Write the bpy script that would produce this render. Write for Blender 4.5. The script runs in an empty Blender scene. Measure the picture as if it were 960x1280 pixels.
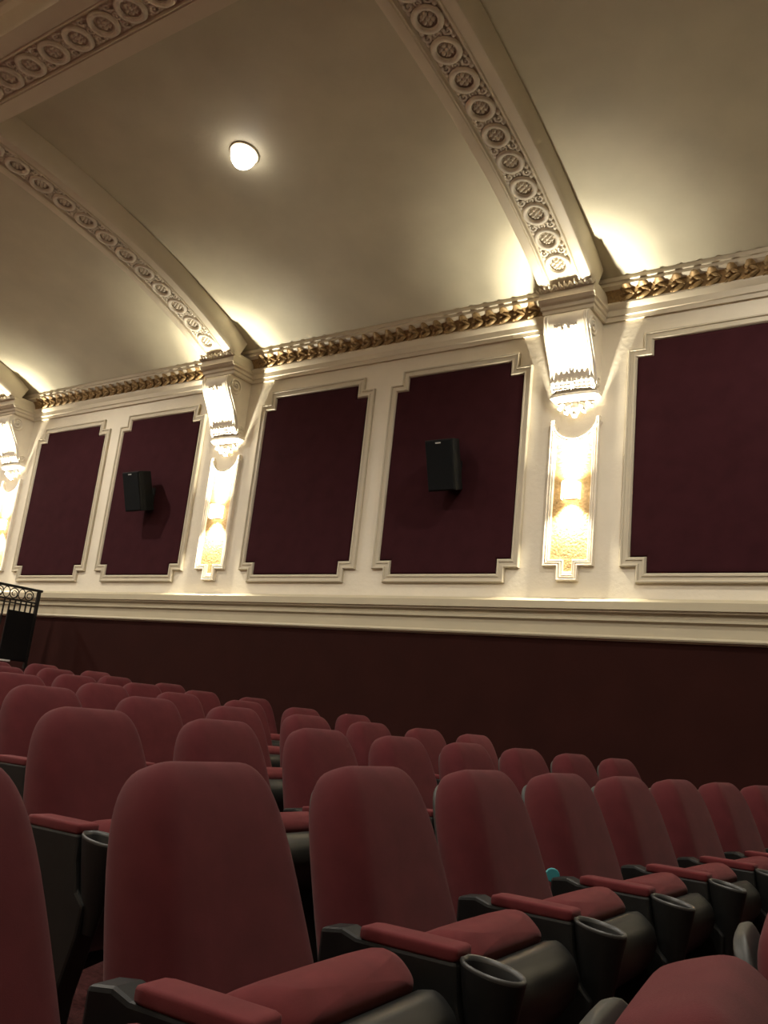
import bpy, math, random
from mathutils import Vector, Matrix
random.seed(7)
C = bpy.context.scene.collection
PI = math.pi

# ------------------------------------------------------------------ materials
def mat(name, col, rough=0.6, metal=0.0, spec=0.5, noise=0.0, nscale=20.0, bump=0.0, bscale=80.0, emit=None, estr=0.0, sheen=0.0, col2=None):
    m = bpy.data.materials.new(name); m.use_nodes = True
    nt = m.node_tree; b = nt.nodes['Principled BSDF']
    b.inputs['Base Color'].default_value = (*col, 1)
    b.inputs['Roughness'].default_value = rough
    b.inputs['Metallic'].default_value = metal
    b.inputs['Specular IOR Level'].default_value = spec
    if sheen: b.inputs['Sheen Weight'].default_value = sheen
    tc = nt.nodes.new('ShaderNodeTexCoord')
    if noise > 0 or col2:
        n = nt.nodes.new('ShaderNodeTexNoise'); n.inputs['Scale'].default_value = nscale; n.inputs['Detail'].default_value = 5
        nt.links.new(tc.outputs['Object'], n.inputs['Vector'])
        r = nt.nodes.new('ShaderNodeValToRGB')
        if col2: a, c = col, col2
        else: a = [max(0, x*(1-noise)) for x in col]; c = [min(1, x*(1+noise)) for x in col]
        r.color_ramp.elements[0].position = 0.3; r.color_ramp.elements[1].position = 0.7
        r.color_ramp.elements[0].color = (*a, 1); r.color_ramp.elements[1].color = (*c, 1)
        nt.links.new(n.outputs['Fac'], r.inputs['Fac']); nt.links.new(r.outputs['Color'], b.inputs['Base Color'])
    if bump > 0:
        n2 = nt.nodes.new('ShaderNodeTexNoise'); n2.inputs['Scale'].default_value = bscale; n2.inputs['Detail'].default_value = 4
        nt.links.new(tc.outputs['Object'], n2.inputs['Vector'])
        bp = nt.nodes.new('ShaderNodeBump'); bp.inputs['Strength'].default_value = bump; bp.inputs['Distance'].default_value = 0.01
        nt.links.new(n2.outputs['Fac'], bp.inputs['Height']); nt.links.new(bp.outputs['Normal'], b.inputs['Normal'])
    if emit:
        b.inputs['Emission Color'].default_value = (*emit, 1); b.inputs['Emission Strength'].default_value = estr
    return m

CREAM = mat('cream_plaster', (.74, .675, .545), .55, noise=.04, nscale=3, bump=.25, bscale=25)
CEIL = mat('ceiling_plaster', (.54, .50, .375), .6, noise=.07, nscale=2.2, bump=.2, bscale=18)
ORN = mat('ornament_plaster', (.73, .665, .55), .5, noise=.04, nscale=9)
FRAMEP = mat('frame_paint', (.55, .49, .37), .45, noise=.03, nscale=4)
DADO = mat('dado_beige', (.46, .405, .285), .5, noise=.03, nscale=4)  # darker beige than the rest of the trim
TRIM = mat('trim_paint', (.66, .59, .46), .45, noise=.03, nscale=4)
FABRIC = mat('wall_fabric', (.038, .0105, .0135), .9, spec=.06, noise=.12, nscale=6, bump=.2, bscale=300)
LOWER = mat('burgundy_paint', (.0235, .0068, .0055), .8, spec=.06, noise=.1, nscale=3)
GOLD = mat('gilt_leaf', (.30, .195, .085), .5, metal=.35, noise=.3, nscale=40)
GOLDWALL = mat('gold_stipple', (.40, .265, .11), .55, metal=.15, noise=.22, nscale=30, bump=.9, bscale=45)
SEATRED = mat('red_seat_fabric', (.074, .0140, .0165), .9, spec=.12, noise=.10, nscale=14, bump=.12, bscale=700, sheen=.04)
PADRED = mat('red_pad_fabric', (.098, .0165, .0185), .85, spec=.15, noise=.1, nscale=20, bump=.1, bscale=700, sheen=.04)
BLACK = mat('black_plastic', (.007, .0072, .007), .5, spec=.3, noise=.15, nscale=30)
GREYSH = mat('charcoal_plastic', (.028, .028, .026), .5, spec=.35, noise=.12, nscale=25)
RIMG = mat('grey_plastic_rim', (.036, .036, .034), .4)
PANBLK = mat('pan_black', (.010, .0104, .0097), .45, spec=.35)
BANDFLOOR = mat('band_recess', (.50, .44, .335), .7, noise=.1, nscale=12)
SPK = mat('speaker_black', (.006, .007, .0075), .6, spec=.2, noise=.1, nscale=50)
GRILLE = mat('speaker_grille', (.009, .010, .011), .8, bump=.4, bscale=500, spec=.1)
BADGE = mat('silver_badge', (.6, .6, .58), .4)
IRON = mat('black_iron', (.012, .011, .011), .45, metal=.4)
DARKFLAT = mat('dark_area', (.006, .005, .0055), .8, spec=.1)
WHITE = mat('white_paint', (.75, .73, .7), .5)
CARPET = mat('dark_carpet', (.045, .014, .014), .95, spec=.1, noise=.35, nscale=60, bump=.4, bscale=200)
TEAL = mat('teal_plastic', (.05, .30, .34), .4)
SHADE = mat('lamp_shade_glow', (.9, .85, .75), .5, emit=(1, .87, .66), estr=9)
LENS = mat('downlight_lens', (.95, .93, .9), .3, emit=(1, .90, .76), estr=9)
SHELLW = mat('room_paint', (.30, .22, .16), .7, noise=.05, nscale=2)

# ------------------------------------------------------------------ mesh helpers
class MB:
    def __init__(s): s.v = []; s.f = []; s.m = []; s.cur = 0
    def add(s, vs, fs):
        o = len(s.v); s.v += [tuple(p) for p in vs]
        for f in fs: s.f.append(tuple(i+o for i in f)); s.m.append(s.cur)
    def box(s, x0, x1, y0, y1, z0, z1):
        s.add([(x0,y0,z0),(x1,y0,z0),(x1,y1,z0),(x0,y1,z0),(x0,y0,z1),(x1,y0,z1),(x1,y1,z1),(x0,y1,z1)],
              [(0,3,2,1),(4,5,6,7),(0,1,5,4),(1,2,6,5),(2,3,7,6),(3,0,4,7)])
    def loft(s, rings, closed=True, cap0=True, cap1=True):
        n = len(rings[0]); vs = [p for r in rings for p in r]; fs = []
        for i in range(len(rings)-1):
            for j in range(n if closed else n-1):
                k = (j+1) % n
                fs.append((i*n+j, i*n+k, (i+1)*n+k, (i+1)*n+j))
        if closed and cap0: fs.append(tuple(reversed(range(n))))
        if closed and cap1: fs.append(tuple((len(rings)-1)*n+j for j in range(n)))
        s.add(vs, fs)
    def tube(s, pts, r, n=8):
        rings = []
        pts = [Vector(p) for p in pts]
        for i, p in enumerate(pts):
            t = (pts[min(i+1, len(pts)-1)] - pts[max(i-1, 0)]).normalized()
            a = t.orthogonal().normalized() if i == 0 else (pa - t*pa.dot(t)).normalized()
            pa = a; b = t.cross(a)
            rr = r[i] if isinstance(r, (list, tuple)) else r
            rings.append([p + rr*(math.cos(2*PI*k/n)*a + math.sin(2*PI*k/n)*b) for k in range(n)])
        s.loft(rings)
    def prism(s, poly, ax, a0, a1):   # poly in the two other axes, extruded along axis ax
        def P(p, a): 
            return {'x': (a, p[0], p[1]), 'y': (p[0], a, p[1]), 'z': (p[0], p[1], a)}[ax]
        s.loft([[P(p, a0) for p in poly], [P(p, a1) for p in poly]])
    def dome(s, c, rx, ry, rz, n=8, m=3, M=None):
        rings = []
        for i in range(m):
            a = PI/2*i/m
            rings.append([Vector((rx*math.cos(a)*math.cos(2*PI*k/n), ry*math.cos(a)*math.sin(2*PI*k/n), rz*math.sin(a))) for k in range(n)])
        top = Vector((0, 0, rz)); vs = [p for r in rings for p in r] + [top]; fs = []
        for i in range(m-1):
            for k in range(n): fs.append((i*n+k, i*n+(k+1) % n, (i+1)*n+(k+1) % n, (i+1)*n+k))
        for k in range(n): fs.append(((m-1)*n+k, (m-1)*n+(k+1) % n, m*n))
        c = Vector(c); s.add([(M @ p if M else p) + c for p in vs], fs)
    def torus(s, c, R, r, n=18, k=6, sx=1, sy=1, a0=0, a1=2*PI):
        full = abs(a1-a0-2*PI) < 1e-6
        N = n if full else n+1; vs = []; fs = []
        for i in range(N):
            a = a0+(a1-a0)*i/n
            for j in range(k):
                b = 2*PI*j/k
                vs.append((c[0]+sx*(R+r*math.cos(b))*math.cos(a), c[1]+sy*(R+r*math.cos(b))*math.sin(a), c[2]+r*math.sin(b)))
        for i in range(n):
            i2 = (i+1) % N
            for j in range(k): fs.append((i*k+j, i2*k+j, i2*k+(j+1) % k, i*k+(j+1) % k))
        s.add(vs, fs)
    def warp(s, fn): s.v = [tuple(fn(*p)) for p in s.v]; return s
    def build(s, name, mats, parent=None, smooth=False, bevel=0, sub=0, auto=None):
        me = bpy.data.meshes.new(name); me.from_pydata(s.v, [], s.f)
        if not isinstance(mats, (list, tuple)): mats = [mats]
        for m in mats: me.materials.append(m)
        me.polygons.foreach_set('material_index', s.m)
        import bmesh
        bm = bmesh.new(); bm.from_mesh(me); bmesh.ops.recalc_face_normals(bm, faces=bm.faces); bm.to_mesh(me); bm.free()
        if smooth: me.polygons.foreach_set('use_smooth', [True]*len(me.polygons))
        if auto: 
            me.polygons.foreach_set('use_smooth', [True]*len(me.polygons)); me.set_sharp_from_angle(angle=math.radians(auto))
        o = bpy.data.objects.new(name, me); C.objects.link(o)
        if parent: o.parent = parent
        if bevel:
            b = o.modifiers.new('b', 'BEVEL'); b.width = bevel; b.segments = 2; b.limit_method = 'ANGLE'
        if sub:
            b = o.modifiers.new('s', 'SUBSURF'); b.levels = sub; b.render_levels = sub
        return o

def tag(o, label, cat, group=None):
    o['label'] = label; o['category'] = cat
    if group: o['group'] = group
    return o
def thing(name, loc, label, cat, group=None, rz=0):
    o = bpy.data.objects.new(name, None); C.objects.link(o); o.empty_display_size = .1
    o.location = loc; o.rotation_euler = (0, 0, rz)
    return tag(o, label, cat, group)
def struct(o): o['kind'] = 'structure'; return o
def dup(root, loc, rz, label):
    r = root.copy(); C.objects.link(r); r.location = loc; r.rotation_euler = (0, 0, rz); r['label'] = label
    def rec(a, b):
        for ch in list(a.children):
            c = ch.copy(); C.objects.link(c); c.parent = b
            rec(ch, c)
    rec(root, r)
    return r
def catmull(P, n):
    P = [Vector(p) for p in P]; out = []
    Q = [2*P[0]-P[1]] + P + [2*P[-1]-P[-2]]
    for i in range(1, len(Q)-2):
        for k in range(n):
            t = k/n; a, b, c, d = Q[i-1], Q[i], Q[i+1], Q[i+2]
            out.append(.5*((2*b)+(c-a)*t+(2*a-5*b+4*c-d)*t*t+(3*b-a-3*c+d)*t**3))
    out.append(P[-1]); return out
def offset_poly(poly, d):             # inward mitred offset, poly counter-clockwise
    n = len(poly); out = []
    for i in range(n):
        p0, p1, p2 = Vector(poly[i-1]), Vector(poly[i]), Vector(poly[(i+1) % n])
        e1 = (p1-p0).normalized(); e2 = (p2-p1).normalized()
        n1 = Vector((-e1.y, e1.x)); n2 = Vector((-e2.y, e2.x))
        m = n1+n2; k = max(.35, 1+n1.dot(n2))
        out.append(p1 + m*(d/k))
    return out

# ------------------------------------------------------------------ dimensions (eye at the origin, z up, x towards the screen)
D = 7.0                       # the side wall
BAY = 4.388
P1 = -2.923
PIL = [P1 + BAY*k for k in (1, 0, -1, -2)]       # pilaster axes, nearest the screen first
XL, XR, YF = -15.5, 8.5, -3.9
MIDY = 1.55
def floor_z(x, y=1.5): return -1.073 - .0444*(x+1.23) - .0065*(y-1.5)

# ------------------------------------------------------------------ room shell
m = MB(); m.add([(-10, YF, floor_z(-10)), (XR, YF, floor_z(XR)), (XR, D, floor_z(XR)), (-10, D, floor_z(-10))], [(0, 1, 2, 3)])
m.add([(-10, YF, floor_z(-10)-.2), (XR, YF, floor_z(XR)-.2), (XR, D, floor_z(XR)-.2), (-10, D, floor_z(-10)-.2)], [(3, 2, 1, 0)])
struct(m.build('floor', CARPET))
m = MB(); m.box(XL, -9.95, YF, D, -1.0, .10)
struct(m.build('floor_upper', CARPET))
m = MB(); m.box(XL, XR, D, D+.2, .80, 4.5); m.cur = 1; m.box(XL, XR, D, D+.2, -1.8, .80)
struct(m.build('wall_left', [CREAM, LOWER]))
m = MB(); m.box(XL, XR, YF-.2, YF, -1.8, 4.5); struct(m.build('wall_right', SHELLW))
m = MB(); m.box(XL-.2, XL, YF, D, -1.8, 5.2); struct(m.build('wall_back', SHELLW))
m = MB(); m.box(XR, XR+.2, YF, D, -1.8, 5.2); struct(m.build('wall_front', SHELLW))

SOF = catmull([(6.66, 3.89), (6.35, 4.04), (6.07, 4.165), (5.5, 4.36), (4.95, 4.49), (4.5, 4.57), (4.1, 4.63), (3.7, 4.675), (3.25, 4.70)], 6)
CEI = catmull([(7.1, 3.9), (6.86, 4.065), (6.57, 4.24), (6.13, 4.40), (5.67, 4.55), (5.18, 4.68), (4.67, 4.79), (4.24, 4.865), (3.7, 4.93), (3.25, 4.97)], 6)
prof = [(p.x, p.y) for p in CEI] + [(2.75, 4.98), (.35, 4.98)] + [(2*MIDY-p.x, p.y) for p in reversed(CEI)]
top = [(a, b+.25) for a, b in prof]
m = MB(); m.loft([[(x, a, b) for a, b in prof + list(reversed(top))] for x in (XL-.1, XR+.1)])
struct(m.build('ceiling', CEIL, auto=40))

# dado trim (ledge, stepped bed mould, frieze, bead)
pr = [(0, 1.155), (.05, 1.13), (.09, 1.115), (.09, 1.05), (.075, 1.045), (.07, 1.03), (.035, 1.015), (.035, .985), (.05, .98), (.05, .962), (.035, .955), (.022, .945),
      (.022, .845), (.035, .838), (.042, .826), (.035, .812), (0, .805)]
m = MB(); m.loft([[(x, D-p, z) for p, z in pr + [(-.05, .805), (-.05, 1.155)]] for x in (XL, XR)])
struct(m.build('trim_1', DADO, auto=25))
# cornice: two-step architrave, gilded leaf cove, crown fillet
pr = [(0, 3.70), (.022, 3.70), (.025, 3.74), (.04, 3.745), (.045, 3.80), (.06, 3.815), (.075, 3.845), (.075, 3.862), (.05, 3.866), (.055, 3.90), (.08, 3.96), (.125, 3.995),
      (.135, 4.0), (.135, 4.03), (.15, 4.035), (.155, 4.06), (.15, 4.085)]
m = MB(); m.loft([[(x, D-p, z) for p, z in pr + [(-.05, 4.1), (-.05, 3.70)]] for x in (XL, XR)])
cornice = struct(m.build('trim_2', TRIM, auto=25))
def leaf_geo(mb, x, w):
    # one leaf of the cove: a chevron of two lobes, a centre bud and a tip that curls out under the fillet
    jr = random.uniform(-.006, .006)
    for sg in (-1, 1):
        Mx = Matrix.Rotation(sg*.55, 3, 'Y') @ Matrix.Rotation(PI/2, 3, 'X')
        mb.dome((x+.012+jr, D-.072-.012*(sg > 0), 3.920+sg*.027), .066, .021, .034, 8, 2, Mx)
        mb.dome((x-.040+jr, D-.068-.016*(sg > 0), 3.920+sg*.046), .030, .014, .030, 7, 2, Mx)
    mb.dome((x-.03, D-.078, 3.92), .030, .016, .030, 7, 2, Matrix.Rotation(PI/2, 3, 'X'))
    rings = []
    for p, z, hw, th in ((.075, 3.93, .044, .012), (.095, 3.955, .046, .018), (.122, 3.974, .042, .018), (.148, 3.986, .028, .012), (.156, 3.984, .010, .006)):
        c = Vector((x+jr, D-p, z)); rings.append([c+Vector((hw*math.cos(a), -th*max(0, math.sin(a)), th*.6*math.sin(a))) for a in [2*PI*k/8 for k in range(8)]])
    mb.loft(rings)
m = MB()
nL = int((XR-XL)/.152)
for i in range(nL):
    x = XL+.1+i*.152
    if min(abs(x-p) for p in PIL) < .30: continue
    leaf_geo(m, x, .15)
m.loft([[(x, D-p, z) for p, z in ((.052, 3.868), (.060, 3.90), (.084, 3.958), (.10, 3.974), (.04, 3.974), (.03, 3.868))] for x in (XL, XR)])
m.build('gilded_leaf_band', GOLD, cornice, auto=60)
# pearl row under the leaves
# ------------------------------------------------------------------ guilloche ornament in (s along, t across, h out)
def guilloche(length, pitch, hw):
    mb = MB(); n = int(length/pitch)
    s0 = (length-n*pitch)/2+pitch/2
    R = min(pitch*.35, hw*.78)
    for i in range(n):
        s = s0+i*pitch
        mb.torus((s, 0, .010), R, .023, 22, 6)
        mb.torus((s, 0, .010), R*.80, .006, 18, 5)
        for k in range(6):
            a = 2*PI*k/6
            mb.dome((s+R*.40*math.cos(a), R*.40*math.sin(a), -.006), R*.19, R*.19, .030, 7, 2)
            a += PI/6
            mb.dome((s+R*.60*math.cos(a), R*.60*math.sin(a), -.006), R*.10, R*.10, .012, 6, 2)
        mb.dome((s, 0, -.004), R*.2, R*.2, .026, 8, 2)
        q = s+pitch/2
        mb.torus((q, 0, .004), .026, .010, 12, 5); mb.dome((q, 0, 0), .015, .015, .014, 7, 2)
        for sg in (-1, 1):
            # scroll leaves filling the spandrels
            mb.torus((q, sg*hw*.66, .004), .028, .012, 10, 5, a0=.2*PI, a1=1.85*PI)
            mb.dome((q, sg*hw*.66, -.004), .013, .013, .018, 6, 2)
            for d in (-1, 1):
                mb.dome((q+d*.048, sg*hw*.82, -.008), .028, .018, .026, 7, 2)
                mb.dome((q+d*.018, sg*hw*.36, -.006), .020, .011, .014, 7, 2)
    return mb
def arclen(cv):
    L = [0]
    for a, b in zip(cv, cv[1:]): L.append(L[-1]+(b-a).length)
    return L
SL = arclen(SOF)
def on_curve(s):
    s = min(max(s, 0), SL[-1]-1e-6); i = 0
    while SL[i+1] < s: i += 1
    t = (s-SL[i])/(SL[i+1]-SL[i]); p = SOF[i].lerp(SOF[i+1], t)
    def tang(j):
        return (SOF[min(j+1, len(SOF)-1)]-SOF[max(j-1, 0)]).normalized()
    d = tang(i).lerp(tang(i+1), t).normalized()
    return p, Vector((-d.y, d.x)) if -d.y*0+d.x < 0 else Vector((d.y, -d.x))     # normal pointing down into the room
def rib_parts(root):
    half = [(.275, .32), (.272, .19), (.268, .12), (.264, .06), (.258, .022), (.25, .005), (.238, 0), (.165, 0), (.158, .010), (.150, -.006), (.138, -.006), (.133, .020), (.126, .028)]
    sec = half + [(-a, b) for a, b in reversed(half)] 
    rings = []
    for i, s in enumerate(SL):
        p, nn = on_curve(s)
        rings.append([(a, p.x-nn.x*b, p.y-nn.y*b) for a, b in sec])
    mb = MB(); mb.loft(rings, closed=True)
    nS = len(sec); mb.m = [1 if i < (len(rings)-1)*nS and i % nS == len(half)-1 else 0 for i in range(len(mb.f))]
    mb.build('rib_body', [TRIM, BANDFLOOR], root, auto=30)
    g = guilloche(SL[-1]-.15, .272, .122)
    def w(s, t, h):
        p, nn = on_curve(s+.12); h -= .020
        return (t, p.x+nn.x*h, p.y+nn.y*h)
    g.warp(w).build('guilloche_band', ORN, root, smooth=True)
rib_lab = ['plaster ceiling rib beyond the right edge, with medallion band',
           'arched plaster rib with medallion band above the nearest wall bracket',
           'arched plaster rib with medallion band crossing left of the ceiling spotlight',
           'arched plaster rib far left, only its springing in view']
rib = thing('ceiling_rib', (P1, 0, 0), rib_lab[1], 'ceiling beam', 'arched ceiling ribs'); rib_parts(rib)
for k in (2, 3): dup(rib, (PIL[k], 0, 0), 0, rib_lab[k])
# longitudinal beam
bm_ = thing('ceiling_beam', (-6, 3.0, 4.69), 'straight plaster beam with medallion band across the top left corner', 'ceiling beam')
half = [(.35, .30), (.35, .24), (.33, .22), (.318, .20), (.315, .02), (.305, 0), (.165, 0), (.158, .010), (.150, -.004), (.140, -.004), (.134, .024)]
sec = half+[(-a, b) for a, b in reversed(half)]
m = MB(); m.loft([[(x, a, b) for a, b in sec] for x in (XL+6, XR+6)]); m.build('beam_body', TRIM, bm_, auto=30)
g = guilloche(13.0, .30, .13); g.warp(lambda s, t, h: (s-6.5, t, .022-h)).build('guilloche_band', ORN, bm_, smooth=True)

# ------------------------------------------------------------------ corbels with cap, scrolls and acanthus
def corbel_parts(root):     # local: wall at y=0, room towards -y, z absolute
    # cap block wrapping the cornice mouldings
    mb = MB()
    cap = [(.235, .30, 3.70), (.245, .34, 3.715), (.245, .345, 3.745), (.258, .362, 3.755), (.258, .368, 3.785), (.275, .395, 3.80), (.278, .418, 3.83), (.266, .412, 3.84), (.262, .405, 3.845), (.262, .405, 3.925), (.25, .35, 3.97)]
    rings = [[(-hx, 0.02, z), (-hx, -py, z), (hx, -py, z), (hx, 0.02, z)] for hx, py, z in cap]
    mb.loft(rings); mb.build('cap', TRIM, root)
    # S-scroll body
    front = catmull([(.35, 3.70), (.385, 3.645), (.375, 3.57), (.325, 3.47), (.255, 3.36), (.195, 3.25), (.155, 3.15), (.125, 3.07), (.085, 3.02)], 5)
    poly = [(-p.x, p.y) for p in front]+[(.02, 3.02), (.02, 3.70)]
    mb = MB(); mb.prism(poly, 'x', -.212, .212); mb.build('bracket_body', ORN, root, auto=40)
    # fluting and centre relief on the front
    mb = MB()
    for x in (-.20, -.175, .175, .20):
        mb.tube([(x, -p.x-.004, p.y) for p in front[2:-4]], .011, 6)
    for sg in (-1, 1):
        for (dx, dz, rx, rz) in ((.02, 0, .02, .028), (.06, .012, .026, .012), (.06, -.014, .026, .011), (.10, .01, .018, .012), (.095, -.018, .016, .009), (.03, .045, .014, .012), (.03, -.045, .014, .012)):
            mb.dome((sg*dx, -.362, 3.565+dz), rx, rz, .022, 8, 2, Matrix.Rotation(PI/2-.3, 3, 'X'))
    mb.dome((0, -.362, 3.565), .016, .016, .03, 8, 2, Matrix.Rotation(PI/2-.3, 3, 'X'))
    mb.build('front_relief', ORN, root, smooth=True)
    # side volutes
    for sg in (-1, 1):
        mb = MB()
        def spiral(cy, cz, r0, r1, turns, a0, N=40):
            return [(sg*.214, cy+(r0+(r1-r0)*i/N)*math.cos(a0+2*PI*turns*i/N), cz+(r0+(r1-r0)*i/N)*math.sin(a0+2*PI*turns*i/N)) for i in range(N+1)]
        mb.tube(spiral(-.255, 3.585, .105, .02, 2.1, PI), .013, 6)
        mb.tube([(sg*.214, -.365+.005, 3.59)]+[(sg*.214, -p.x+.022, p.y) for p in front[10:-3]], .012, 6)
        mb.tube(spiral(-.07, 3.10, .05, .012, 1.6, 0), .010, 6)
        mb.dome((sg*.212, -.255, 3.585), .02, .02, .022, 8, 2, Matrix.Rotation(sg*PI/2, 3, 'Y'))
        mb.build('volute', ORN, root, smooth=True)
    # acanthus leaf laid on the lower front, curling out
    mb = MB()
    def leaf(cx, w, zt, zb, p_t, p_b, curl, mbx):
        rings = []
        for i in range(7):
            t = i/6; z = zt+(zb-zt)*t; p = p_t+(p_b-p_t)*t + curl*(t**3)
            hw = w*(.55+.6*math.sin(PI*min(1, .25+t*.62)))*(1-.65*max(0, t-.75)/.25)
            rings.append([(cx+hw*math.cos(a), -p-.014*math.sin(a), z) for a in [2*PI*k/8 for k in range(8)]])
        mbx.loft(rings)
    for i in range(9):
        cx = -.184+.046*i; zt = 3.125+.012*(1-abs(i-4)/4)
        mb.loft([[(cx+hw*math.cos(q), -p-.010*math.sin(q), z) for q in [2*PI*k/8 for k in range(8)]] for z, p, hw in ((3.03, .108, .024), (3.07, .128, .025), (zt-.02, .152, .024), (zt, .162, .016), (zt+.008, .158, .006))])
    for x in (-.012, .012): mb.tube([(x, -.118, 3.03), (x, -.145, 3.08), (x, -.172, 3.13)], .007, 6)
    for z in (3.05, 3.08, 3.11):
        mb.tube([(-.20, -.126-(z-3.045)*.5, z), (.20, -.126-(z-3.045)*.5, z)], .005, 6)
    mb.build('acanthus_leaf', ORN, root, smooth=True)
    # bottom ledge and pendant leaf
    mb = MB()
    sec = [(.212, .105, 3.03), (.228, .125, 3.015), (.228, .13, 2.985), (.205, .11, 2.96), (.17, .085, 2.945)]
    mb.loft([[(-hx, .02, z)]+[(hx*math.sin(a), -py*(.75+.25*math.cos(a)), z) for a in [-PI/2+PI*k/8 for k in range(9)]]+[(hx, .02, z)] for hx, py, z in sec])
    for cx, w, zb, tlt in ((0, .034, 2.81, 0), (-.055, .026, 2.845, -.03), (.055, .026, 2.845, .03), (-.11, .022, 2.89, -.045), (.11, .022, 2.89, .045)):
        rings = []
        for i in range(6):
            t = i/5; z = 2.965+(zb-2.965)*t; hw = w*(.7+.6*math.sin(PI*t*.85))*(1-.6*max(0, t-.8)/.2)
            p = .03+.03*math.sin(PI*t)
            rings.append([(cx+tlt*t+hw*math.cos(a), -p-.02*math.sin(a), z) for a in [2*PI*k/8 for k in range(8)]])
        mb.loft(rings)
        mb.dome((cx+tlt, -.045, zb+.012), w*.8, w*.8, .03, 8, 2, Matrix.Rotation(PI/2, 3, 'X'))
    mb.build('pendant_leaf', ORN, root, smooth=False, auto=50)
    # ragged leaf crest on top of the cap where the rib lands
    mb = MB()
    for i in range(11):
        x = -.245+.49*i/10; h = .05+.028*((i*37) % 5)/4 + (.02 if i == 5 else 0)
        for dx, sc in ((0, 1), (-.020, .72), (.020, .72)):
            rings = []
            for t in (0, .35, .7, 1):
                cyy, czz = -.398-h*sc*t*.95, 3.915+h*sc*t*.42-.012*math.sin(PI*t)
                rings.append([(x+dx*(1+t)+.021*sc*(1-.75*t)*math.cos(a), cyy-.006*math.sin(a), czz-.014*math.sin(a)) for a in [2*PI*k/6 for k in range(6)]])
            mb.loft(rings)
    mb.build('leaf_crest', ORN, root, smooth=True)
corb_lab = ['', 'nearest scrolled plaster wall bracket, lit from below, under the middle ceiling rib',
            'second scrolled plaster wall bracket from the right, beside the plain burgundy panel',
            'farthest scrolled plaster wall bracket at the left edge of the photo']
corb = thing('corbel', (P1, D, 0), corb_lab[1], 'wall bracket', 'scrolled brackets under the ribs'); corbel_parts(corb)
for k in (2, 3): dup(corb, (PIL[k], D, 0), 0, corb_lab[k])

# ------------------------------------------------------------------ gold niche panels and up/down lamps
def niche_parts(root):
    hw, zb, zt = .235, 1.43, 2.80
    pts = [(-.10, zb), (-.10, zb-.13), (.10, zb-.13), (.10, zb), (hw, zb), (hw, zt), (hw-.035, zt)]
    cx, cz, r = 0, zt+.015, hw-.035
    for k in range(1, 12): 
        a = -PI*k/12
        pts.append((r*math.cos(a), zt+.0+r*.95*math.sin(a)))
    pts += [(-hw+.035, zt), (-hw, zt), (-hw, zb)]
    mb = MB(); prf = [(0, -.005), (0, .03), (.006, .042), (.014, .042), (.02, .026), (.026, .026), (.030, .038), (.038, .038), (.042, .022), (.048, .022), (.052, .032), (.058, .030), (.062, .004)]
    rings = [[(p.x, -h, p.y) for p in offset_poly(pts, d*.98)] for d, h in prf]
    mb.loft(rings, cap0=False, cap1=False); mb.build('niche_frame', ORN, root)
    q = hw-.048; R2 = r+.045
    inner = [(-.06, zb+.045), (-.06, zb-.085), (.06, zb-.085), (.06, zb+.045), (q, zb+.045)]
    inner += [(q*math.cos(PI*k/14), zt-.95*math.sqrt(max(0, R2*R2-(q*math.cos(PI*k/14))**2))) for k in range(15)] + [(-q, zb+.045)]
    mb = MB(); mb.prism(inner, 'y', -.008, .004); mb.build('gold_panel', GOLDWALL, root)
    mb = MB(); mb.box(-.045, .045, -.02, 0, 1.335, 1.385); mb.box(-.032, .032, -.03, 0, 1.345, 1.375); mb.build('tail_block', ORN, root, bevel=.004)
niche_lab = ['', 'tall gold wall niche under the nearest bracket, right of the near loudspeaker',
             'tall gold wall niche under the second bracket from the right', 'gold wall niche cut by the left edge of the photo']
nich = thing('wall_niche', (P1, D, 0), niche_lab[1], 'wall niche', 'gold niches under the brackets'); niche_parts(nich)
for k in (2, 3): dup(nich, (PIL[k], D, 0), 0, niche_lab[k])

def sconce_parts(root):      # origin at the lamp centre on the wall
    mb = MB(); mb.box(-.06, .06, -.02, -.006, -.07, .07); mb.build('back_plate', WHITE, root, bevel=.004)
    mb = MB()
    arc = [(-.085+0*k, 0) for k in range(0)]
    outer = [(.085*math.sin(a), -.012-.115*math.cos(a)) for a in [-PI/2+PI*k/14 for k in range(15)]]
    inn = [(.079*math.sin(a), -.012-.109*math.cos(a)) for a in [PI/2-PI*k/14 for k in range(15)]]
    mb.prism(outer+inn, 'z', -.075, .075); mb.build('lamp_shade', SHADE, root, auto=50)
    mb = MB(); mb.loft([[(.025*math.cos(a), -.06+.025*math.sin(a), z) for a in [2*PI*k/10 for k in range(10)]] for z in (-.03, .03)]); mb.build('lamp_bulb', SHADE, root, smooth=True)
UPW, MIDW, WASHW, DNW = 820.0, 260.0, 50.0, 190.0
def lamps(x, y, face):       # the up and down beams of one wall lamp (face -1: on the left wall, +1: on the right wall)
    for nm, z, up, pw, sz, bl in (('up', 2.195, True, UPW, 54, 1.0), ('mid', 2.195, True, MIDW, 86, 1.0), ('wash', 2.195, True, WASHW, 150, .9), ('down', 2.025, False, DNW, 104, 1.0)):
        l = bpy.data.lights.new('sconce_'+nm, 'SPOT'); l.energy = pw; l.spot_size = math.radians(sz); l.spot_blend = bl
        l.color = (1, .91, .71); l.shadow_soft_size = .03
        o = bpy.data.objects.new('sconce_'+nm, l); C.objects.link(o)
        o.location = (x, y+face*.088, z)
        o.rotation_euler = (PI + face*.06 if up else face*-.10, 0, 0)
sc_lab = ['', 'glowing white half-round wall lamp in the nearest gold niche', 'glowing white half-round wall lamp in the second gold niche from the right',
          'glowing white half-round wall lamp in the niche at the left edge']
LZ = 2.11
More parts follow.
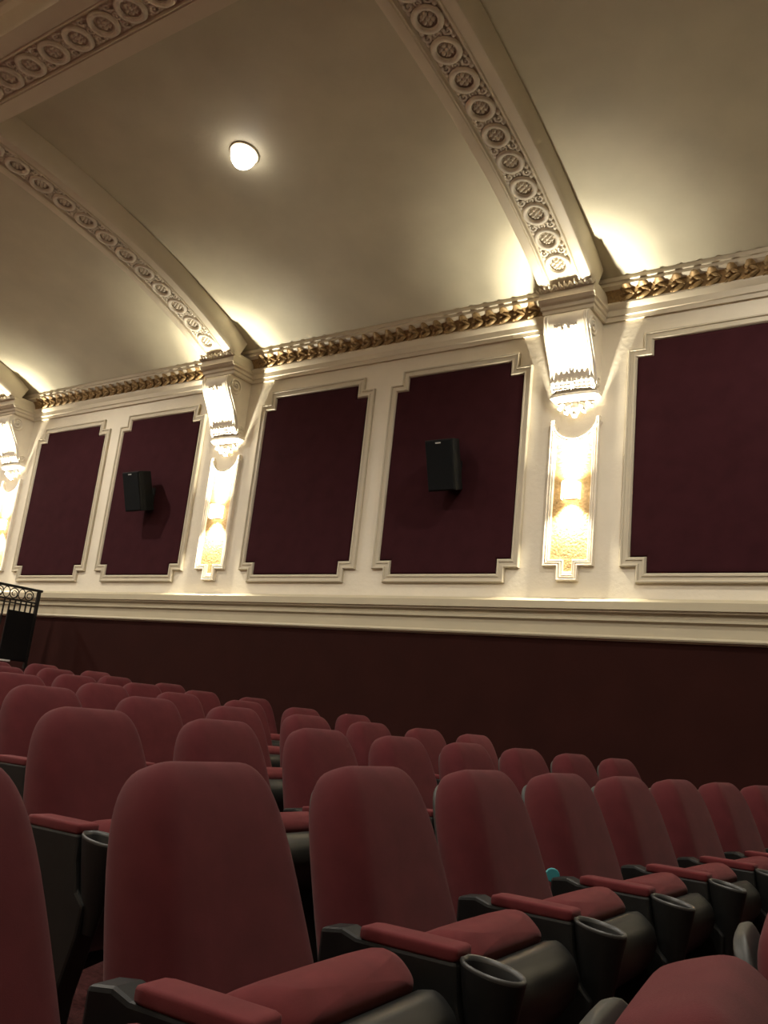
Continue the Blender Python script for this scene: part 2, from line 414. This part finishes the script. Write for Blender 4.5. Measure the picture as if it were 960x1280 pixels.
sc = thing('wall_lamp', (P1, D-.008, LZ), sc_lab[1], 'wall lamp', 'lamps in the gold niches'); sconce_parts(sc)
lamps(P1, D, -1)
for k in (2, 3):
    dup(sc, (PIL[k], D-.008, LZ), 0, sc_lab[k]); lamps(PIL[k], D, -1)
lamps(PIL[0], D, -1)
for k in range(4): lamps(PIL[k], YF, 1)

# ------------------------------------------------------------------ fabric wall panels in stepped frames
PX0 = -.731*D
GA, GB, NT, ZT, NZ, ZB, NZB = .0151*D, .2472*D, .0202*D, .506*D, .021*D, .1831*D, .0197*D
def panel_parts(root, w):
    h = w/2
    pts = [(-h+NT, ZB), (h-NT, ZB), (h-NT, ZB+NZB), (h, ZB+NZB), (h, ZT-NZ), (h-NT, ZT-NZ), (h-NT, ZT), (-h+NT, ZT), (-h+NT, ZT-NZ), (-h, ZT-NZ), (-h, ZB+NZB), (-h+NT, ZB+NZB)]
    prf = [(0, -.01), (0, .026), (.008, .036), (.020, .036), (.026, .024), (.052, .024), (.058, .034), (.072, .034), (.084, .018), (.088, .006), (.088, -.01)]
    mb = MB(); mb.loft([[(p.x, -hh, p.y) for p in offset_poly(pts, d)] for d, hh in prf], cap0=False, cap1=False)
    mb.build('panel_frame', FRAMEP, root)
    mb = MB(); mb.loft([[(p.x, -hh, p.y) for p in offset_poly(pts, d)] for d, hh in ((.086, -.005), (.090, .018), (.098, .026), (.12, .028))])
    mb.build('fabric_panel', FABRIC, root)
W = GB-GA
mid = (GA+GB)/2
pl = [(0, 1, 'large burgundy fabric panel holding the nearest loudspeaker, in stepped cream frame'),
      (0, -1, 'plain burgundy fabric panel left of the nearest loudspeaker panel, in stepped cream frame'),
      (1, 1, 'burgundy fabric panel holding the far loudspeaker, in stepped cream frame'),
      (1, -1, 'plain burgundy fabric panel farthest left, above the black railing'),
      (-1, -1, 'plain burgundy fabric panel at the right edge, right of the nearest gold niche')]
p0 = None
for b, s, lab in pl:
    x = PX0-b*BAY+s*mid
    if p0 is None:
        p0 = thing('wall_panel', (x, D, 0), lab, 'wall panel', 'framed burgundy wall panels'); panel_parts(p0, W)
    else: dup(p0, (x, D, 0), 0, lab)

# ------------------------------------------------------------------ loudspeakers
def speaker_parts(root):     # origin at the wall mount; cabinet tilted down
    T = Matrix.Translation((0, -.185, 0)) @ Matrix.Rotation(math.radians(18), 4, 'X')
    tw = lambda x, y, z: tuple(T @ Vector((x, y, z)))
    mb = MB(); poly = [(-.15, -.13), (.15, -.13), (.155, -.115), (.150, -.06), (.085, .12), (-.085, .12), (-.150, -.06), (-.155, -.115)]
    mb.prism(poly, 'z', -.245, .245); mb.warp(tw).build('cabinet', SPK, root, bevel=.006)
    mb = MB(); mb.box(-.142, .142, -.142, -.128, -.235, .235); mb.warp(tw).build('grille', GRILLE, root, bevel=.006)
    mb = MB(); mb.box(-.028, .028, -.146, -.141, .206, .218); o = mb.warp(tw).build('badge', BADGE, root); o['label'] = 'small pale badge'
    mb = MB(); mb.box(-.06, .06, -.012, 0, -.09, .09); mb.tube([(0, -.01, 0), (0, -.08, -.005), (0, -.12, -.02)], .022, 8); mb.build('wall_bracket', SPK, root)
s1 = thing('loudspeaker', (-4.12, D-.028, 2.39), 'black loudspeaker mounted on the panel beside the nearest gold niche', 'loudspeaker', 'wall loudspeakers'); speaker_parts(s1)
dup(s1, (-4.12-BAY-.02, D-.028, 2.39), 0, 'farther black loudspeaker on the panel left of the second niche')

# ------------------------------------------------------------------ downlights
def downlight_parts(root):
    mb = MB()
    mb.loft([[(r*math.cos(a), r*math.sin(a), z) for a in [2*PI*k/28 for k in range(28)]] for r, z in ((.11, .03), (.119, -.002), (.132, -.003), (.135, .0), (.135, .02))], cap0=False, cap1=False)
    mb.build('trim_ring', TRIM, root, smooth=True)
    mb = MB(); mb.dome((0, 0, -.002), .118, .118, -.15, 28, 8); mb.build('lens', LENS, root, smooth=True)  # lens bulges below the ceiling, its round shape standing in for bloom
def downlight(x, y, z, tilt, lab, src=None):
    if src is None:
        src = thing('recessed_downlight', (x, y, z), lab, 'ceiling light', 'recessed ceiling lights'); downlight_parts(src); o = src
    else: o = dup(src, (x, y, z), 0, lab)
    o.rotation_euler = (tilt, 0, 0)
    return o
dl = downlight(-5.27, 4.68, 4.775, math.radians(-11), 'bright round recessed ceiling spotlight between two plaster ribs')
DLW = 330
def dlamp(x, y, z):
    l = bpy.data.lights.new('downlight_lamp', 'SPOT'); l.energy = DLW; l.spot_size = math.radians(160); l.spot_blend = .6; l.color = (1, .925, .80); l.shadow_soft_size = .1
    o = bpy.data.objects.new('downlight_lamp', l); C.objects.link(o); o.location = (x, y, z)
for k in (1, 0, -1, -2, -3):
    for y in (4.68, 1.55, -1.58):
        dlamp(-5.27+k*BAY, y, 4.70 if y != 1.55 else 4.9)  # lights out of view have no fixtures; the centre row is added fill

# ------------------------------------------------------------------ railing
rl = thing('railing', (-10.06, 6.71, .10), 'black iron railing with scrollwork at the left edge, below the far panel', 'railing')
def lz(z): return z-.10
m = MB(); m.box(-.03, .03, -2.3, .02, lz(1.085), lz(1.115)); m.build('top_rail', IRON, rl, bevel=.006)
m = MB(); m.box(-.012, .012, -2.28, -.01, lz(.925), lz(.945)); m.box(-.012, .012, -2.28, -.01, lz(.885), lz(.90)); m.build('middle_rail', IRON, rl)
m = MB(); m.box(-.015, .015, -2.28, -.01, lz(.18), lz(.205)); m.build('bottom_rail', IRON, rl)
for y in (-.018, -1.1, -2.27):
    m = MB(); m.box(-.02, .02, y-.02, y+.02, 0, lz(1.09)); m.build('post', IRON, rl, bevel=.003)
for i in range(28):
    y = -.095-i*.0765
    if abs(y+1.1) < .03: continue
    m = MB(); m.box(-.008, .008, y-.008, y+.008, lz(.2), lz(.93)); m.build('baluster', IRON, rl)
m = MB()
for i in range(10):
    yc = -.15-i*.215; zc = lz(1.015)
    m.tube([(0, yc+.062*math.cos(a), zc+.062*math.sin(a)) for a in [2*PI*k/18 for k in range(19)]], .007, 5)
    m.tube([(0, yc+(.052-.034*k/20)*math.cos(PI*(-.5+2.2*k/20)), zc-.008+(.05-.032*k/20)*math.sin(PI*(-.5+2.2*k/20))) for k in range(21)], .006, 5)
    m.tube([(0, yc-.1075+.045*math.sin(PI*t)*(1 if t < .5 else 1), zc+.066*math.cos(PI*t)) for t in [k/12 for k in range(13)]], .006, 5)
    m.tube([(0, yc-.1075-.045*math.sin(PI*t), zc+.066*math.cos(PI*t)) for t in [k/12 for k in range(13)]], .006, 5)
m.build('scrollwork', IRON, rl, smooth=True)
m = MB(); m.box(.022, .034, -.42, -.05, lz(.19), lz(.80)); o = m.build('dark_area', DARKFLAT, rl); o['label'] = 'dark flat area'  # flat sheet for the dark area along the lower railing
m = MB(); m.box(.02, .05, -.42, -.27, lz(.165), lz(.185)); o = m.build('white_strip', WHITE, rl); o['label'] = 'short white strip at the foot'

# ------------------------------------------------------------------ theatre seats
def rrect(hw, hd, r, n=4):
    r = min(r, hw*.98, hd*.98); out = []
    for cx, cy, a0 in ((hw-r, hd-r, 0), (-hw+r, hd-r, PI/2), (-hw+r, -hd+r, PI), (hw-r, -hd+r, 3*PI/2)):
        for k in range(n+1): a = a0+PI/2*k/n; out.append((cx+r*math.cos(a), cy+r*math.sin(a)))
    return out
REC = math.radians(20)
TOPZ = .968
def back_pt(s, q, d):         # s below the top, q across, d in front of the back plane
    return (s*math.sin(REC)+d*math.cos(REC), q, TOPZ-s*math.cos(REC)+d*math.sin(REC))
def seat_parts(root):         # local: +x to the screen, y across, z up from floor; x=0 at the top of the back
    # upholstered back
    st = [(.0, .098, .020), (.006, .124, .034), (.020, .144, .045), (.045, .162, .055), (.08, .176, .060), (.13, .188, .064), (.20, .198, .066), (.30, .209, .066), (.42, .220, .066), (.54, .225, .062), (.60, .220, .05)]
    rings = []
    for s, hw, hd in st:
        ring = []
        for q, d in rrect(hw, hd, hd*.98, 6):
            bulge = .026*max(0, 1-(q/hw)**2)*min(1, s/.12) if d > 0 else 0
            wing = .012*(abs(q)/hw)**3 if d > 0 else 0
            ring.append(back_pt(s, q, d*1.12-.062+bulge*.6+wing))
        rings.append(ring)
    mb = MB(); mb.loft(rings); mb.build('backrest', SEATRED, root, smooth=True, sub=1)
    # moulded shell behind
    rings = []
    for s, hw, hd in [(.012, .055, .006), (.028, .088, .010), (.05, .108, .011), (.10, .124, .012), (.2, .142, .012), (.4, .168, .012), (.6, .176, .012), (.72, .172, .012)]:
        rings.append([back_pt(s, q, d*.9-.136-(.03*(1-(q/hw)**2) if d < 0 else 0)) for q, d in rrect(hw, hd, hd*.9, 4)])
    mb = MB(); mb.loft(rings); mb.build('back_shell', GREYSH, root, smooth=True, sub=1)
    # sprung-up seat: cushion over a moulded pan
    ang = math.radians(50); o0 = Vector((.105, 0, .372))
    ax = Vector((math.cos(ang), 0, math.sin(ang))); up = Vector((-math.sin(ang), 0, math.cos(ang)))
    def sp(a, q, h): v = o0+ax*a+up*h; return (v.x, q, v.z)
    rings = []
    for a, hw, h0, h1 in [(0, .16, .0, .03), (.01, .185, -.006, .06), (.05, .205, -.01, .085), (.14, .218, -.01, .098), (.24, .222, -.016, .090), (.30, .218, -.026, .082), (.345, .202, -.032, .066), (.372, .178, -.028, .044), (.385, .14, -.012, .018)]:
        ring = []
        for q, d in rrect(hw, (h1-h0)/2, min((h1-h0)*.42, .05), 5):
            h = (h0+h1)/2+d
            if d > 0: h += .034*(1-(q/hw)**2)*min(1, a/.06)*min(1, (.40-a)/.1)
            ring.append(sp(a, q, h))
        rings.append(ring)
    mb = MB(); mb.loft(rings); mb.build('seat_cushion', PADRED, root, smooth=True, sub=1)
    rings = []
    for a, hw, h0, h1 in [(-.02, .17, -.06, -.01), (.0, .21, -.09, .0), (.08, .235, -.125, .01), (.2, .243, -.14, .012), (.28, .236, -.155, -.008), (.33, .230, -.15, -.022), (.362, .218, -.135, -.030), (.384, .195, -.11, -.045), (.392, .16, -.095, -.06)]:
        ring = [sp(a, q, (h0+h1)/2+d) for q, d in rrect(hw, (h1-h0)/2, (h1-h0)*.4, 5)]
        rings.append(ring)
    mb = MB(); mb.loft(rings); mb.build('seat_pan', PANBLK, root, smooth=True)
    # one arm unit on the screen-left side of the seat (towards the camera)
def arm_parts(root, y0, names=True):
    hwid = .031
    prof = [(.10, .668), (.15, .676), (.185, .667), (.398, .672), (.405, .61), (.425, .545), (.455, .52), (.45, .45), (.41, .30), (.38, .02), (.40, -.02), (.14, -.02), (.15, .12), (.19, .32), (.16, .46), (.10, .58)]
    mb = MB(); mb.prism([(a, b) for a, b in prof], 'y', y0-hwid, y0+hwid); arm = mb.build('arm_stand', BLACK, root, bevel=.008)
    mb = MB()
    rings = []
    for a, hw, h in [(.190, .026, .006), (.193, .030, .011), (.21, .0315, .013), (.30, .032, .0135), (.385, .032, .013), (.394, .030, .011), (.397, .025, .006)]:
        zc = .677+(a-.185)*.020
        rings.append([(a, y0+q, zc+d) for q, d in rrect(hw, h, h*.55, 4)])
    mb.loft(rings); mb.build('arm_pad', PADRED, root, smooth=True)
    cx = .453; N = 24
    def egg(r, z):               # elongated cup, long axis fore and aft, mouth dipping to the front
        return [(cx+r*1.02*math.cos(a), y0+r*.74*math.sin(a), z+.026-.14*r*math.cos(a)) for a in [2*PI*k/N for k in range(N)]]
    mb = MB(); mb.loft([egg(.020, .43), egg(.034, .50), egg(.049, .575), egg(.058, .625), egg(.060, .640), egg(.056, .643), egg(.051, .636), egg(.047, .60), egg(.040, .555), egg(.02, .550)])
    ch = mb.build('cup_holder', BLACK, root, auto=40)
    mb = MB(); mb.loft([egg(.0585, .634), egg(.0606, .640), egg(.0585, .6455), egg(.054, .6445), egg(.0515, .637)], cap0=False, cap1=False)
    o = mb.build('holder_rim', RIMG, ch, smooth=True); o['label'] = 'grey rim'

S = .57
V = dict(cx=-1.2306, cy=2.196, R=20.865, dr=1.0503)
def seat_pos(k, arc):
    Rk = V['R']+V['dr']*k; th = arc/Rk
    return V['cx']+V['R']-Rk*math.cos(th), V['cy']+Rk*math.sin(th), -th
ROWS = {0: (2.988, 9), 1: (3.549, 8), 2: (3.546, 7), 3: (3.517, 6), 4: (3.501, 5), 5: (3.484, 4), 6: (3.470, 2)}
JIT = {}
rown = {0: 'nearest full row', 1: 'second row back', 2: 'third row back', 3: 'fourth row back', 4: 'fifth row back', 5: 'sixth row back', 6: 'seventh and last row back'}
ordn = ['first', 'second', 'third', 'fourth', 'fifth', 'sixth', 'seventh', 'eighth', 'ninth']
first = None
end_src = None
def end_arm(o):               # the seat at the wall end of a row has an arm on both sides
    global end_src
    if end_src is None:
        before = set(o.children); arm_parts(o, S/2); end_src = [c for c in o.children if c not in before]; return
    for a in end_src:
        c = a.copy(); C.objects.link(c); c.parent = o
        for b in a.children:
            d = b.copy(); C.objects.link(d); d.parent = c
def place(k, arc, lab, grp):
    global first
    x, y, rz = seat_pos(k, arc)
    loc = (x+.05, y, floor_z(x, y))
    if first is None:
        first = thing('theatre_seat', loc, lab, 'seat', grp, rz); seat_parts(first); arm_parts(first, -S/2); return first
    o = dup(first, loc, rz, lab); o['group'] = grp; return o
for k, (a, n) in ROWS.items():
    for j in range(n):
        lab = f'red upholstered theatre seat in the {rown[k]}, {ordn[j]} visible from the left'
        if k == 0 and j == 0: lab = 'red theatre seat cut by the left edge, in the nearest full row'
        if k == 0 and j == 1: lab = 'largest red theatre seat, second from the left in the nearest full row'
        o = place(k, a-(n-1-j)*S + JIT.get((k, j), 0), lab, 'theatre seats in the '+rown[k])
        if k > 0 and j == n-1: end_arm(o)
for y, lab in ((.84, 'red theatre seat back at the bottom right, its grey shell edge showing'), (1.42, 'red theatre seat back cut by the right edge near the bottom right corner')):
    o = dup(first, (-.17, y, floor_z(-.17, y)-.025), .14, lab); o['group'] = 'theatre seats in the closest row'
# teal scrap stuck on the back end of an arm in the nearest row
x, y, rz = seat_pos(0, 2.988-(9-1-4)*S)
m = MB(); m.loft([[(.022*math.cos(a), .006*d, .020*math.sin(a)) for a in [2*PI*q/14 for q in range(14)]] for d in (-1, 1)])
t = m.build('plastic_lid', TEAL, bevel=.003); t.location = (x+.135, y-.295, floor_z(x, y)+.672); t.rotation_euler = (0, 0, .6)
tag(t, 'small teal plastic disc on the rear end of an armrest in the nearest row', 'lid')

# ------------------------------------------------------------------ camera, world, view
cam = bpy.data.cameras.new('camera'); co = bpy.data.objects.new('camera', cam); C.objects.link(co)
F = 1076.3; yaw, pitch, roll = -.6152, .231, .1079
cam.sensor_fit = 'VERTICAL'; cam.sensor_height = 36; cam.lens = 36*F/1280
cy, sy, cp, sp_ = math.cos(yaw), math.sin(yaw), math.cos(pitch), math.sin(pitch)
fw = Vector((sy*cp, cy*cp, sp_)); r = Vector((cy, -sy, 0)); u = r.cross(fw)
c, s = math.cos(roll), math.sin(roll); r2 = c*r+s*u; u2 = -s*r+c*u
M = Matrix((r2, u2, -fw)).transposed().to_4x4(); co.matrix_world = M
cam.clip_start = .02
sc_ = bpy.context.scene; sc_.camera = co
w = bpy.data.worlds.new('world'); sc_.world = w; w.use_nodes = True
w.node_tree.nodes['Background'].inputs['Color'].default_value = (0, 0, 0, 1)
sc_.view_settings.view_transform = 'Standard'; sc_.view_settings.look = 'None'
sc_.view_settings.gamma = 1; sc_.view_settings.use_curve_mapping = False
sc_.view_settings.exposure = 0.0
sc_.cycles.max_bounces = 8; sc_.cycles.diffuse_bounces = 5
